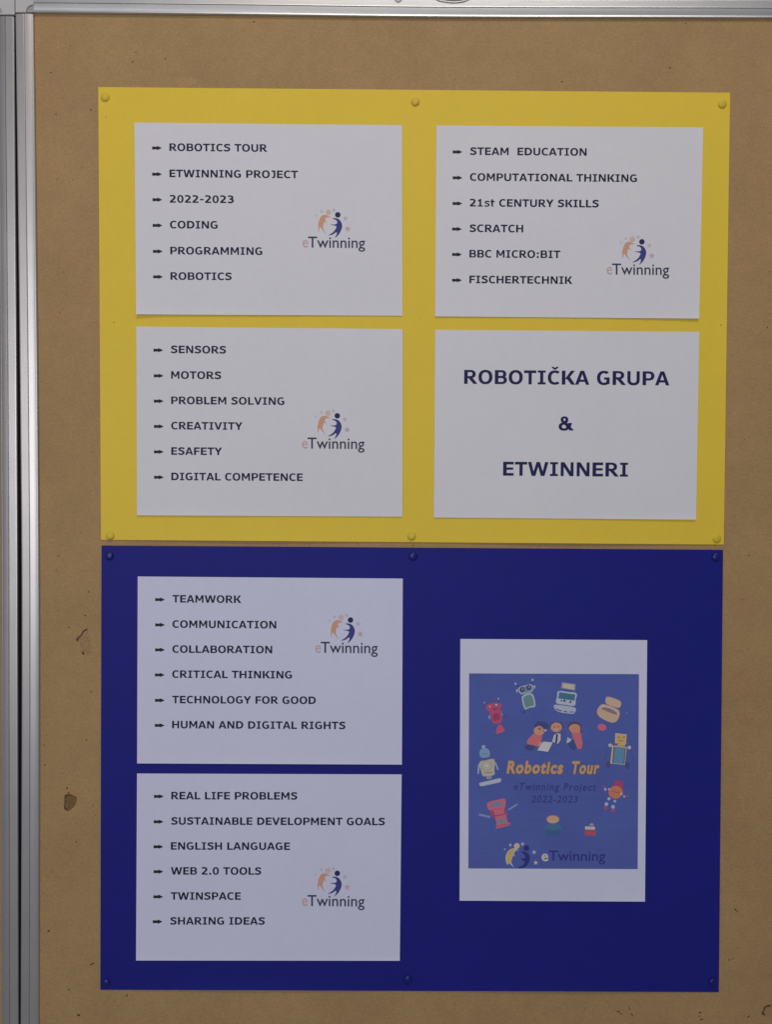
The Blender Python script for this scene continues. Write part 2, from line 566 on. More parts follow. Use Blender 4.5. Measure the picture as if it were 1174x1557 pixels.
# uprights: the visible one on the left
rail('frame_upright', st_v, M_alu, board, bo)
st_h = []
for k in range(41):
    x = 51.0 + (1790 - 51.0) * k / 40
    b_ = smooth_path(TOPB, x)
    st_h.append((ray(x, b_ - 29.6, .0042), ray(x, b_, .0022)))
rail('frame_top', st_h, M_alu_h, board, bo, PROFILE_TOP)
# right and bottom rails, outside the picture, same section
zt2 = ray(600, 20)[1]
rail('frame_upright', [((xr + .02, zt2 + .02), (xr, zt2)), ((xr + .02, zb), (xr, zb))], M_alu, board, bo)
rail('frame_bottom', [((xl, zb - .02), (xl, zb)), ((xr + .02, zb - .02), (xr + .02, zb))], M_alu_h, board, bo)


def corner_cap(parent, origin, u0, u1, vtop, vbot, cut):
    """grey plastic corner piece with a rounded step at its inner corner"""
    # outline in pixels, step corner at lower right with quarter-round notch `cut`
    r = cut
    out = [(u0, vtop), (u1, vtop), (u1, vbot - r)]
    out += [(u1 - r * math.sin(a), vbot - r * math.cos(a) + 0) for a in [math.radians(x) for x in (0, 15, 30, 45, 60, 75, 90)]] if 0 else []
    arc = [(u1 - r + r * (1 - math.sin(a)), vbot - r * (math.cos(a))) for a in [math.radians(x) for x in (0, 18, 36, 54, 72, 90)]]
    out += arc[1:-1] + [(u1 - r, vbot), (u0, vbot)]
    front, back = [], []
    for u, v in out:
        x, z = ray(u, v, .0050)
        front.append((x, -.0050, z))
        back.append((x, .008, z))
    n = len(out)
    # bevelled front edge
    cx, cz = sum(p[0] for p in front) / n, sum(p[2] for p in front) / n
    mid = [(p[0], -.0045, p[2]) for p in front]
    inn = [(p[0] + (cx - p[0]) * .035, -.0050, p[2] + (cz - p[2]) * .035) for p in front]
    vs = inn + mid + back
    fs = [tuple(range(n))]
    for i in range(n):
        j = (i + 1) % n
        fs += [(i, i + n, j + n, j), (i + n, i + 2 * n, j + 2 * n, j + n)]
    fs.append(tuple(range(2 * n, 3 * n))[::-1])
    o = mesh_obj('corner_cap', vs, fs, [M_cap], parent, origin)
    # recessed quarter behind the notch
    q = [(u1 - r - 1, vbot - r - 1), (u1, vbot - r - 1), (u1, vbot), (u1 - r - 1, vbot)]
    f2 = []
    for d in (.0036, .001):
        for u, v in q:
            x, z = ray(u, v, .0036)
            f2.append((x, -d, z))
    mesh_obj('corner_cap_recess', f2, [(0, 3, 2, 1), (4, 5, 6, 7), (0, 1, 5, 4), (1, 2, 6, 5), (2, 3, 7, 6), (3, 0, 4, 7)], [M_capd], o, origin)
    return o


corner_cap(board, bo, 22.4, 50.6, -9, 18.6, 12)

# fibres, pinholes and torn spots of the board ------------------------------
H0 = lambda u, v: 0.0


def blob(pts, n=4, jit=0.0):
    p = spline(pts, n, True)
    return [(x + random.uniform(-jit, jit), y + random.uniform(-jit, jit)) for x, y in p]


def crop(ox, oy, s, pts):
    return [(ox + x / s, oy + y / s) for x, y in pts]


p1 = crop(0, 860, 3.5375, [(465, 338), (478, 370), (487, 410), (487, 462), (470, 478), (442, 476), (440, 462), (446, 448), (430, 432), (430, 404), (412, 406), (413, 392), (432, 374), (440, 356)])
rim1 = crop(0, 860, 3.5375, [(466, 337), (467, 345), (447, 360), (438, 378), (422, 392), (416, 408), (409, 404), (412, 390), (432, 374), (442, 354)])
rim1b = crop(0, 860, 3.5375, [(440, 460), (447, 464), (454, 476), (446, 478), (438, 470)])
p2 = crop(0, 860, 3.5375, [(346, 1236), (372, 1228), (396, 1238), (412, 1250), (402, 1288), (388, 1304), (366, 1320), (350, 1314), (342, 1296), (350, 1270)])
rim2 = crop(0, 860, 3.5375, [(344, 1236), (376, 1232), (408, 1244), (378, 1239), (350, 1244), (352, 1272), (347, 1296), (366, 1318), (345, 1310), (341, 1292), (347, 1262)])
p3 = crop(1050, 1450, 9.47, [(1100, 745), (1174, 730), (1300, 760), (1330, 900), (1200, 930), (1090, 900), (1040, 860), (1070, 800)])
rim3 = crop(1050, 1450, 9.47, [(1075, 760), (1120, 740), (1170, 735), (1168, 762), (1110, 772), (1082, 800), (1060, 850), (1090, 880), (1070, 892), (1030, 860), (1055, 810)])
p4 = crop(0, 0, 2.935, [(780, 350), (840, 345), (885, 360), (860, 386), (800, 388)])
for nm, pa, ra, mp in (('torn_spot', p1, [rim1, rim1b], M_pit), ('torn_spot', p2, [rim2], M_pit2), ('torn_spot', p3, [rim3], M_pit)):
    flat_print(nm, [shapes([blob(pa, 3, .4)], mp), shapes([blob(r, 3, .5) for r in ra], M_rim)], H0, board, bo, base=.0001)
M_scuff = mat('pale_scuff', tuple(k * 1.07 for k in alb(140, 113, 78, .60)), .8, noise=[(400, .15, (1, 1, 1))])
flat_print('scuff_mark', [shapes([blob(p4, 3, .6)], M_scuff)], H0, board, bo, base=.0001)


def streak(x, y, l, wd, a):
    c, s = math.cos(a), math.sin(a)
    q = [(-l, 0), (-l * .4, wd), (l * .5, wd * .8), (l, 0), (l * .3, -wd), (-l * .5, -wd * .7)]
    return [(x + c * i - s * j, y + s * i + c * j) for i, j in q]


dark, pale = [], []
known = [(73.3, 1415.6, 3, 1.1, -.8), (139.5, 1465.7, 4.2, 1, -.4), (103.8, 1504.6, 1.6, 1, -.7), (119, 1543.5, 2.4, 1.6, .3), (192, 1513.8, 3, .7, -.9),
         (1138.9, 1546, 3, .9, -.8), (1064.5, 1540, 1.8, .8, .1), (1067.4, 1550, 2.4, 1, -.2), (1064, 1545, 1.6, .8, 1), (1114.8, 1457.8, 1.3, .8, .5),
         (1109.5, 1460.5, .9, .6, 0), (134, 900, 1.2, 1, 0), (104, 954, 1.4, .8, .2), (129, 936, 1.8, .8, .1), (138, 1052, 2, .7, .1), (131, 1125, 1.8, .7, -.6),
         (66.8, 1133, 1.2, .8, 0), (67.5, 1163, 1.5, .8, 0), (101.3, 1198.5, 1.3, 1.6, .2), (103.5, 1205.5, 1.8, .9, -.5), (115.5, 1280, 1.8, .7, -1.2), (88, 844.6, 1, 1, 0),
         (386, 33, 1.6, 1.1, 0), (137.5, 167, 1.6, 1, -.5), (84.5, 173.5, 1.5, .8, 1), (201, 94, 1.5, .9, 0), (251, 89, 1.2, .8, 0), (206, 79.5, 1.2, .8, 0),
         (855, 124, 1.4, 1, 0), (1043.5, 35, 1.4, .8, .4), (1019, 103, 1.6, 1, 0), (1139, 844.6, 1.1, 1, 0), (628, 829.5, 1.3, .8, .6), (1168, 498, 1.1, 1, 0), (77, 110, 1.6, .8, .5), (1119, 1383, 2.6, .8, .9), (1121.5, 1386, 2, .6, -.6),
         (957.6, 1533, 3.4, .6, 1.35), (961.6, 1543, 3.4, .7, 1.1), (941, 1538, 3.2, .8, .2), (945, 1541.5, 1.8, .8, .9), (1066, 1540, 2.2, .7, 1.3), (1110, 1459, 1.4, .6, .3)]
for q in known:
    dark.append(streak(*q))
for _ in range(260):
    x, y = random.uniform(60, 1700), random.uniform(32, 1900)
    if _ % 2:
        x = random.choice([random.uniform(62, 150), random.uniform(1104, 1174), random.uniform(62, 1174)])
        y = random.uniform(30, 130) if 150 < x < 1100 else random.uniform(30, 1557)
        if 150 < x < 1100 and random.random() < .4:
            y = random.uniform(1510, 1557)
    (dark if random.random() < .45 else pale).append(streak(x, y, random.uniform(.5, 1.6), random.uniform(.25, .55), random.uniform(-3, 3)))


def loose(polys, m_):
    vs, fs = [], []
    for p in polys:
        fs.append(tuple(range(len(vs), len(vs) + len(p))))
        vs += p
    return (vs, fs, m_)


fl = flat_print('board_fleck', [loose(dark, M_fleck), loose(pale, M_fleck2)], H0, board, bo, base=.0002, step=.0001)
fl['kind'] = 'stuff'

# neighbouring board on the left
nb = thing('notice_board', (ray(-300, 800)[0], 0, -0.2), 'neighbouring board at the left edge, only a strip of its grey aluminium frame showing', 'notice board')
no = tuple(nb.location)
st_l = []
for k in range(41):
    y = 25.2 + (1960 - 25.2) * k / 40
    r_ = smooth_path(LINNER_R, y)
    st_l.append((ray(r_, y, .0042), ray(r_ - 25.6, y, .0022)))
rail('frame_upright', st_l, M_alu, nb, no)
corner_cap(nb, no, -6.5, 21.4, -9, 22.0, 0.1)
# its quarter-round notch, mirrored, at the left picture edge
q = ray(1.2, 12.5, .0052)
f2 = [(q[0] - .0045, -.0053, q[1] + .002)] + [(q[0] - .0045 + .0052 * math.sin(a), -.0053, q[1] - .0042 + .0062 * math.cos(a)) for a in [math.radians(x) for x in (0, 20, 40, 60, 80, 96)]] + [(q[0] - .0045, -.0053, q[1] - .0048)]
mesh_obj('cap_notch', f2, [tuple(range(len(f2)))[::-1]], [M_capd], nb, no)
sv = []
for k in range(41):
    y = 21 + (1960 - 21) * k / 40
    a_, b_ = ray(smooth_path(LINNER_R, y) - 1.5, y, .0026), ray(smooth_path(OUTER, y) + 1.5, y, .0026)
    for d in (.0026, -.006):
        sv += [(a_[0], -d, a_[1]), (b_[0], -d, b_[1])]
sf = []
for k in range(40):
    a_ = 4 * k
    sf += [(a_, a_ + 4, a_ + 5, a_ + 1), (a_ + 2, a_ + 3, a_ + 7, a_ + 6), (a_, a_ + 2, a_ + 6, a_ + 4), (a_ + 1, a_ + 5, a_ + 7, a_ + 3)]
mesh_obj('gap_shade_strip', sv, sf, [M_gap_shade], nb, no)  # strip added to darken the gap, where there is only shade
box('board_panel', ray(-900, 800)[0], ray(8, 800)[0], 0.0, 0.008, zb, zt, M_board, nb, no)
st_hl = [(ray(x, -8.5, .0042), ray(x, 19.0, .0022)) for x in (-900, -500, -7)]
rail('frame_top', st_hl, M_alu_h, nb, no, PROFILE_TOP)

# wire loops lying over the top rail -------------------------------------------


def wire(name, pts, r, m_, label, cat, group=None):
    vs, fs = [], []
    n = 8
    p = [V(q) for q in spline(pts, 8)]
    for i, c in enumerate(p):
        t = (p[min(i + 1, len(p) - 1)] - p[max(i - 1, 0)]).normalized()
        a = t.cross(V((0, 1, 0))).normalized()
        b = t.cross(a)
        for k in range(n):
            g = 2 * math.pi * k / n
            vs.append(tuple(c + a * (r * math.cos(g)) + b * (r * math.sin(g))))
    for i in range(len(p) - 1):
        for k in range(n):
            j = (k + 1) % n
            fs.append((i * n + k, i * n + j, (i + 1) * n + j, (i + 1) * n + k))
    fs.append(tuple(range(n)))
    fs.append(tuple((len(p) - 1) * n + k for k in range(n))[::-1])
    c0 = tuple(p[len(p) // 2])
    o = mesh_obj(name, vs, fs, [m_], None, c0, smooth=True)
    return tag(o, label, cat, group)


def w3(u, v, d=.0060):
    x, z = ray(u, v, d)
    return (x, -d, z)


wire('wire', [w3(640, -26), w3(652, -13), w3(666, -3.2), w3(678, -.2), w3(690, .9), w3(702, -.2), w3(713, -4), w3(728, -17)], .0006, M_wire,
     'thin grey wire loop hanging just over the top edge of the frame', 'wire')
wire('wire', [w3(592, -22), w3(598, -9), w3(603, -1.8), w3(607, -.6), w3(611, -4), w3(619, -15)], .0006, M_wire,
     'short dark wire end poking over the top frame rail, left of the wire loop', 'wire')

# ------------------------------------------------------------------ posters
FULL = {}


def surf(key):
    return (lambda u, v: h_poster(key, u, v)) if key in ('yellow', 'blue') else (lambda u, v: h_sheet(key, u, v))


for key, m_, label in (('yellow', M_yellow, 'large yellow card pinned to the board, carrying four white printed sheets'),
                       ('blue', M_blue, 'large dark blue card pinned below the yellow one, carrying three white printed sheets')):
    c = ray(*bil(QUAD[key], .5, .5), .001)
    o = sheet('poster_card', key, surf(key), .0003, [m_], None, (c[0], 0, c[1]), 56, 40)
    tag(o, label, 'poster')

# tacks --------------------------------------------------------------------------
TACKS = [('yellow', 158.8, 146.3, 'top left'), ('yellow', 631.6, 153.3, 'top middle'), ('yellow', 1100, 157, 'top right'),
         ('yellow', 166.3, 814.5, 'bottom left'), ('yellow', 626, 815, 'bottom middle'), ('yellow', 1091.6, 819, 'bottom right'),
         ('blue', 165, 845.5, 'top left'), ('blue', 628.3, 846, 'top middle'), ('blue', 1090.3, 847, 'top right'),
         ('blue', 159.6, 1496, 'bottom left'), ('blue', 620.3, 1491, 'bottom middle'), ('blue', 1085.6, 1495, 'bottom right')]
tack_me = None
prof = [(0.0, 2.4), (1.6, 2.35), (2.9, 2.15), (3.8, 1.8), (4.5, 1.2), (4.75, .7), (4.8, .35), (4.5, .0), (0.9, .0), (0.55, -1.0), (0.5, -7), (0.0, -8.2)]


def tack_mesh(name, m_, n=28):
    vs, fs = [], []
    for r, d in prof:
        for k in range(n):
            a = 2 * math.pi * k / n
            vs.append((r / 1000 * math.cos(a), -d / 1000, r / 1000 * math.sin(a)))
    for i in range(len(prof) - 1):
        for k in range(n):
            j = (k + 1) % n
            fs.append((i * n + k, (i + 1) * n + k, (i + 1) * n + j, i * n + j))
    me = bpy.data.meshes.new(name)
    me.from_pydata(vs, [], fs)
    me.materials.append(m_)
    for p in me.polygons:
        p.use_smooth = True
    return me


tm = {'yellow': tack_mesh('thumbtack', M_tacky), 'blue': tack_mesh('thumbtack', M_tackb)}
for key, u, v, pos in TACKS:
    h = h_poster(key, u, v) + .0002
    x, z = ray(u, v, h + .002)
    o = link('thumbtack', tm[key], None, (x, -h, z))
    o.rotation_euler = (random.uniform(-.12, .12), random.uniform(0, 3), random.uniform(-.12, .12))
    where = {'top left': 'top left corner', 'top right': 'top right corner', 'bottom left': 'bottom left corner', 'bottom right': 'bottom right corner',
             'top middle': 'middle of the top edge', 'bottom middle': 'middle of the bottom edge'}[pos]
    tag(o, 'round %s thumbtack at the %s of the %s card' % (key, where, key), 'thumbtack', '%s thumbtacks holding the %s card' % (key, key))

# ------------------------------------------------------------------ printed sheets
LOGO_S = 9.03


def L_(pts):
    return [(440 + x / LOGO_S, 300 + y / LOGO_S) for x, y in pts]


def logo_layers(e=.45):
    grey = ink(143, 139, 148, e)
    orange = ink(184, 138, 116, e)
    beige = ink(180, 158, 146, e)
    navy = ink(48, 50, 98, e)
    dark_ = ink(34, 36, 62, e)
    res = []
    for (x, y, r) in ((445, 193, 24), (612, 175, 30), (768, 290, 38), (800, 432, 45), (370, 250, 17)):
        res.append(('star', [shapes([L_(star(x, y, r, -85))], grey if r < 40 else ink(144, 128, 134, e))]))
    res.append(('orange_figure', [
        shapes([L_(spline([(562, 272), (500, 240), (440, 258), (404, 330), (394, 400), (401, 478), (411, 425), (426, 410), (442, 432), (502, 500), (470, 442), (462, 400),
                           (474, 352), (488, 334), (522, 360), (497, 322), (494, 298), (516, 274)], 3, True))], orange),
        shapes([L_(disc(535, 203, 36))], beige)]))
    res.append(('blue_figure', [
        shapes([L_(spline([(588, 292), (640, 287), (692, 312), (724, 375), (715, 440), (680, 508), (626, 557), (650, 505), (644, 478), (600, 508), (535, 522), (598, 480),
                           (636, 430), (640, 394), (560, 375), (636, 370), (656, 345), (640, 312)], 3, True))], navy),
        shapes([L_(disc(665, 240, 38))], dark_)]))
    return res


TXT_E = builtin_text('e', .004)
TXT_TW = builtin_text('Twinning', .006)


def box_text(txt, x0, x1, yb, cap, slope=0.0, shear=0.0, capunit=.70):
    v, f = txt
    out = []
    for a, b in v:
        X = x0 + a * (x1 - x0)
        Y = yb - b / capunit * cap + (X - x0) * slope
        out.append((X + b / capunit * cap * shear, Y))
    return out, f


def add_logo(key, dx, dy, root, origin):
    h = surf(key)
    e = .45
    lg = bpy.data.objects.new('logo', None)
    lg.empty_display_size = .01
    C.objects.link(lg)
    lg.parent = root
    lg['label'] = 'printed logo of two dancing figures among stars above its name'
    mv = lambda x, y: (x + dx, y + dy)
    for nm, lay in logo_layers(e):
        flat_print(nm, lay, h, lg, origin, mv)
    v, f = box_text(TXT_E, 460, 468.6, 376.0, 17.2, 0)
    flat_print('logo_lettering', [(v, f, ink(146, 126, 124, e)), (*box_text(TXT_TW, 468.3, 555.2, 376.3, 17.0, .008), ink(44, 44, 62, e))], h, lg, origin, mv)


SHEETS = {
    's1': dict(label='white sheet at the upper left of the yellow card, its list starting ROBOTICS TOUR', em=16.1, logo=(0, 0), lines=[
        ('ROBOTICS TOUR', 257.2, 406.3, 224.4), ('ETWINNING PROJECT', 257.3, 453, 264.4), ('2022-2023', 257.8, 355.3, 302.7),
        ('CODING', 258.0, 330.6, 341.7), ('PROGRAMMING', 258.5, 398.6, 381.4), ('ROBOTICS', 258.8, 352, 419.9)]),
    's2': dict(label='white sheet at the upper right of the yellow card, its list starting STEAM EDUCATION', em=16.1, logo=(463, 41), lines=[
        ('STEAM  EDUCATION', 714.8, 892.6, 230.4), ('COMPUTATIONAL THINKING', 714.9, 969.2, 270), ('21st CENTURY SKILLS', 714.7, 911, 308.9),
        ('SCRATCH', 714, 796, 347.3), ('BBC MICRO:BIT', 714, 852.6, 386.2), ('FISCHERTECHNIK', 714, 870.8, 425.4)]),
    's3': dict(label='white sheet at the lower left of the yellow card, its list starting SENSORS', em=16.1, logo=(-.8, 305.6), lines=[
        ('SENSORS', 259.2, 343.4, 531.5), ('MOTORS', 259.8, 336, 570.4), ('PROBLEM SOLVING', 259.9, 432.2, 609.3),
        ('CREATIVITY', 260, 368.5, 647.5), ('ESAFETY', 260, 337.4, 686), ('DIGITAL COMPETENCE', 260.1, 460.3, 725)]),
    's4': dict(label='white sheet at the lower right of the yellow card with the large heading GRUPA', em=29.6, logo=None, lines=[
        ('ROBOTI\u010cKA GRUPA', 706, 1018.5, 574.2), ('&', 849.9, 873.2, 644), ('ETWINNERI', 765.3, 955.4, 713.4)]),
    's5': dict(label='white sheet at the top left of the blue card, its list starting TEAMWORK', em=15.9, logo=(19.3, 616.2), lines=[
        ('TEAMWORK', 261.8, 366.7, 910.8), ('COMMUNICATION', 261.9, 420, 949.4), ('COLLABORATION', 261.8, 413.8, 987.3),
        ('CRITICAL THINKING', 261.5, 443.8, 1025.5), ('TECHNOLOGY FOR GOOD', 261.5, 480.1, 1064.2), ('HUMAN AND DIGITAL RIGHTS', 261.3, 525.2, 1102.4)]),
    's6': dict(label='white sheet at the bottom left of the blue card, its list starting REAL LIFE PROBLEMS', em=15.9, logo=(-.8, 1001.3), lines=[
        ('REAL LIFE PROBLEMS', 260.1, 451.9, 1210), ('SUSTAINABLE DEVELOPMENT GOALS', 259.7, 585.3, 1248.7), ('ENGLISH LANGUAGE', 259.4, 440.8, 1286.5),
        ('WEB 2.0 TOOLS', 259.5, 397, 1324.3), ('TWINSPACE', 259.2, 365.9, 1362.4), ('SHARING IDEAS', 258.2, 402.5, 1400.3)]),
}
BUL = [(0, -2.2), (6.8, -1.7), (7.0, -3.0), (10.6, -2.0), (14.4, -.1), (14.4, .5), (10.6, 2.2), (7.6, 3.2), (7.0, 2.1), (0, 2.6)]

for key, d in SHEETS.items():
    c = ray(*bil(QUAD[key], .5, .5), .001)
    origin = (c[0], 0.0, c[1])
    root = thing('printed_sheet', origin, d['label'], 'sheet of paper', 'white printed sheets on the two cards')
    h = surf(key)
    sheet('paper', key, h, .00012, [M_paper_cast if HOST[key] == 'blue' else M_paper], root, origin, 30, 22)
    q = QUAD[key]
    for text, x0, x1, yc in d['lines']:
        vs, fs, wd = set_line(text)
        s_, t_ = st(key, (x0 + x1) / 2, yc)
        tl, tr, br, bl = q
        slope = ((tr[1] - tl[1]) * (1 - t_) + (br[1] - bl[1]) * t_) / (tr[0] - tl[0])
        up_ = ((bl[0] - tl[0]) * (1 - s_) + (br[0] - tr[0]) * s_) / (bl[1] - tl[1])
        kx = (x1 - x0) / wd
        ky = d['em'] / 1000 * .985
        yb = yc + 363 * ky
        mp = lambda x, y, x0=x0, x1=x1, kx=kx, ky=ky, yb=yb, slope=slope, up_=up_: (
            x0 + x * kx - (y - 363) * ky * up_, yb - y * ky + (x * kx - (x1 - x0) / 2) * slope)
        o = flat_print('printed_line', [(vs, fs, M_text4 if key == 's4' else M_text)], h, root, origin, mp)
        if 'TWIN' not in text and 'BBC' not in text and 'FISCHER' not in text and 'SCRATCH' not in text:
            o['label'] = 'bold dark line reading ' + ' '.join(text.split())
        if key != 's4':
            yl = yc - (x1 - x0) / 2 * slope + 1.1
            flat_print('bullet_arrow', [shapes([[(x0 - 26.3 + a, yl + b * .98 + a * slope) for a, b in BUL]], M_bullet)], h, root, origin)
    if d['logo'] is not None:
        add_logo(key, d['logo'][0], d['logo'][1], root, origin)

# ------------------------------------------------------------------ the printed cover sheet
key = 's7'
c = ray(*bil(QUAD[key], .5, .5), .001)
origin = (c[0], 0.0, c[1])
root = thing('printed_sheet', origin, 'upright white sheet on the right of the blue card with a blue robot picture', 'sheet of paper', 'white printed sheets on the two cards')
h = surf(key)
sheet('paper', key, h, .00012, [M_paper_cast], root, origin, 22, 30)
E7 = .47
QUAD['img'] = [(713.5, 1023.9), (972.2, 1025.0), (970.2, 1321.5), (712.3, 1320.5)]
M_cover = mat('cover_ink', alb(63, 74, 130, E7), .7, spec=.25, noise=[(22, .06, (1, 1, 1)), (900, .05, (1, 1, 1)), (700, .04, (.02, 1, 1))])
cover = sheet('cover_picture', key, h, .00002, [M_cover], root, origin, 22, 26, quad=QUAD['img'], extra=.00008)
cover['label'] = 'blue square picture of small robots round three children'
def K(r, g, b):
    m_ = (r + g + b) / 3                  # washed-out ink of a tired colour printer
    return ink(*(round(c_ + (m_ - c_) * .24) for c_ in (r, g, b)), E7)




def pic(name, ox, oy, s, items, label=None):
    lay = [shapes([crop(ox, oy, s, p) for p in polys], m_) for polys, m_ in items]
    o = flat_print(name, lay, h, cover, origin, base=.00018, step=.00003)
    if label:
        o['label'] = label
    return o


A = (700, 1020, 7.827)
Bc = (830, 1020, 7.827)
Cc = (700, 1120, 7.827)
Dc = (830, 1130, 7.827)
Ec = (700, 1200, 7.827)
Fc = (820, 1200, 7.3375)
sp = lambda pts, n=3: spline(pts, n, True)


def bar(x0, y0, x1, y1, w_):
    dx, dy = x1 - x0, y1 - y0
    l = math.hypot(dx, dy)
    nx, ny = -dy / l * w_ / 2, dx / l * w_ / 2
    return [(x0 + nx, y0 + ny), (x1 + nx, y1 + ny), (x1 - nx, y1 - ny), (x0 - nx, y0 - ny)]


pic('robot_print', *A, [
    ([bar(345, 530, 352, 575, 14), bar(480, 480, 505, 525, 14), disc(290, 380, 10), disc(455, 332, 12)], K(120, 128, 168)),
    ([bar(295, 385, 335, 420, 5), bar(458, 340, 462, 390, 5), bar(505, 500, 560, 560, 6)], K(52, 56, 110)),
    ([sp([(308, 440), (318, 402), (345, 392), (420, 382), (470, 386), (490, 402), (474, 455), (430, 470), (370, 478), (325, 478)]), sp([(352, 485), (420, 470), (482, 465), (497, 520), (500, 590), (470, 624), (392, 625), (370, 560)])], K(158, 55, 88)),
    ([sp([(392, 520), (430, 505), (462, 510), (468, 575), (430, 592), (396, 585)]), sp([(388, 450), (440, 440), (445, 462), (396, 470)])], K(132, 42, 84)),
    ([disc(430, 405, 12), disc(355, 425, 9)], K(210, 195, 215)),
    ([[(460, 640), (492, 645), (535, 708), (500, 735), (425, 752), (432, 690)]], K(168, 62, 96)),
], 'small red printed robot with antennae')
pic('robot_print', *A, [
    ([disc(660, 155, 14), disc(862, 108, 15), disc(676, 238, 11, 22), disc(886, 190, 11, 22)], K(150, 158, 190)),
    ([bar(668, 165, 705, 195, 6), bar(862, 120, 850, 165, 6), bar(715, 455, 722, 490, 7), disc(755, 492, 16)], K(48, 52, 100)),
    ([sp([(692, 232), (705, 195), (780, 172), (835, 160), (868, 180), (870, 220), (845, 255), (770, 274), (720, 276)]), sp([(733, 330), (755, 288), (830, 268), (872, 290), (897, 420), (830, 438), (768, 455)])], K(138, 155, 172)),
    ([sp([(706, 232), (716, 204), (780, 184), (832, 174), (857, 190), (858, 215), (838, 244), (770, 261), (726, 263)])], K(92, 104, 136)),
    ([disc(738, 222, 30), disc(818, 198, 30)], K(52, 56, 84)),
    ([disc(742, 218, 14), disc(822, 194, 14)], K(96, 102, 128)),
    ([sp([(752, 335), (775, 300), (825, 287), (857, 305), (878, 405), (830, 420), (782, 437)])], K(78, 112, 116)),
], 'small green printed robot with two round eyes')
pic('robot_print', *Bc, [
    ([[(195, 135), (360, 158), (352, 235), (184, 206)]], K(110, 114, 150)),
    ([[(208, 148), (342, 168), (336, 224), (200, 200)]], K(168, 150, 122)),
    ([sp([(150, 240), (260, 250), (368, 266), (360, 340), (345, 416), (240, 405), (128, 386), (136, 310)])], K(176, 188, 208)),
    ([[(164, 254), (354, 282), (345, 356), (150, 328)]], K(48, 92, 122)),
    ([disc(190, 355, 10), disc(225, 358, 14), disc(296, 372, 13), bar(218, 330, 224, 370, 6)], K(50, 58, 84)),
    ([sp([(115, 402), (240, 415), (355, 440), (352, 492), (325, 512), (240, 505), (150, 487), (100, 440)])], K(150, 160, 182)),
    ([bar(125, 455, 190, 478, 12), bar(215, 480, 260, 490, 12), bar(285, 490, 340, 490, 10), bar(118, 398, 355, 425, 6)], K(62, 70, 104)),
], 'small white printed robot with a screen')
pic('robot_print', *Bc, [
    ([disc(672, 672, 54, 40, rot=.2)], K(172, 72, 104)),
    ([sp([(715, 330), (742, 308), (830, 332), (898, 372), (882, 438), (800, 425), (722, 388)])], K(180, 146, 122)),
    ([sp([(612, 480), (650, 412), (700, 398), (800, 430), (878, 475), (872, 560), (820, 616), (740, 602), (640, 545)])], K(186, 150, 118)),
    ([sp([(655, 432), (700, 415), (800, 448), (860, 490), (850, 510), (760, 478), (668, 446)])], K(196, 172, 164)),
    ([sp([(668, 440), (720, 434), (800, 462), (848, 500), (840, 522), (760, 495), (676, 458)])], K(112, 92, 100)),
    ([disc(968, 505, 6, 10)], K(110, 112, 160)),
], 'small orange printed robot with a round body')
pic('robot_print', *Bc, [
    ([bar(732, 950, 705, 1060, 7), bar(1015, 950, 1055, 1070, 7), sp([(720, 1090), (765, 1080), (770, 1140), (735, 1160)]), sp([(950, 1090), (1000, 1100), (990, 1170), (950, 1150)])], K(58, 58, 110)),
    ([disc(770, 886, 22), disc(998, 912, 22), [(832, 742), (968, 756), (962, 874), (826, 862)], [(795, 888), (968, 906), (944, 1118), (770, 1102)]], K(186, 168, 142)),
    ([[(842, 752), (960, 766), (955, 872), (836, 858)], [(862, 868), (948, 872), (945, 898), (850, 890)]], K(184, 146, 78)),
    ([bar(855, 785, 885, 795, 8), bar(915, 792, 945, 782, 8), bar(868, 830, 925, 834, 7), bar(968, 760, 962, 870, 5)], K(98, 74, 56)),
    ([[(808, 902), (958, 918), (940, 1110), (792, 1098)]], K(96, 78, 70)),
    ([[(828, 912), (945, 924), (925, 1108), (808, 1100)]], K(64, 112, 148)),
], 'small yellow printed robot with a square head')
pic('robot_print', *Cc, [
    ([[(215, 320), (238, 330), (222, 445), (203, 440)], [(410, 308), (426, 305), (460, 392), (442, 400)], disc(278, 122, 22)], K(140, 150, 190)),
    ([sp([(228, 190), (250, 148), (290, 138), (332, 146), (353, 190), (346, 240), (300, 250), (248, 248)])], K(92, 124, 156)),
    ([bar(262, 208, 322, 205, 10)], K(70, 100, 136)),
    ([[(310, 466), (372, 462), (377, 502), (316, 508)]], K(118, 122, 128)),
    ([sp([(230, 304), (300, 282), (392, 265), (412, 300), (408, 400), (405, 455), (340, 466), (272, 470), (246, 400)])], K(150, 140, 124)),
    ([disc(316, 345, 58)], K(112, 110, 112)),
    ([disc(316, 345, 50)], K(166, 156, 140)),
    ([disc(316, 345, 34)], K(122, 120, 120)),
    ([disc(316, 345, 26)], K(166, 158, 146)),
    ([bar(290, 430, 380, 428, 7)], K(100, 92, 88)),
    ([sp([(232, 550), (350, 522), (470, 494), (489, 520), (470, 545), (350, 572), (250, 592), (230, 575)])], K(138, 146, 172)),
    ([sp([(252, 560), (350, 536), (460, 510), (468, 525), (350, 556), (258, 578)])], K(158, 160, 176)),
], 'small beige printed robot with a blue dome head')
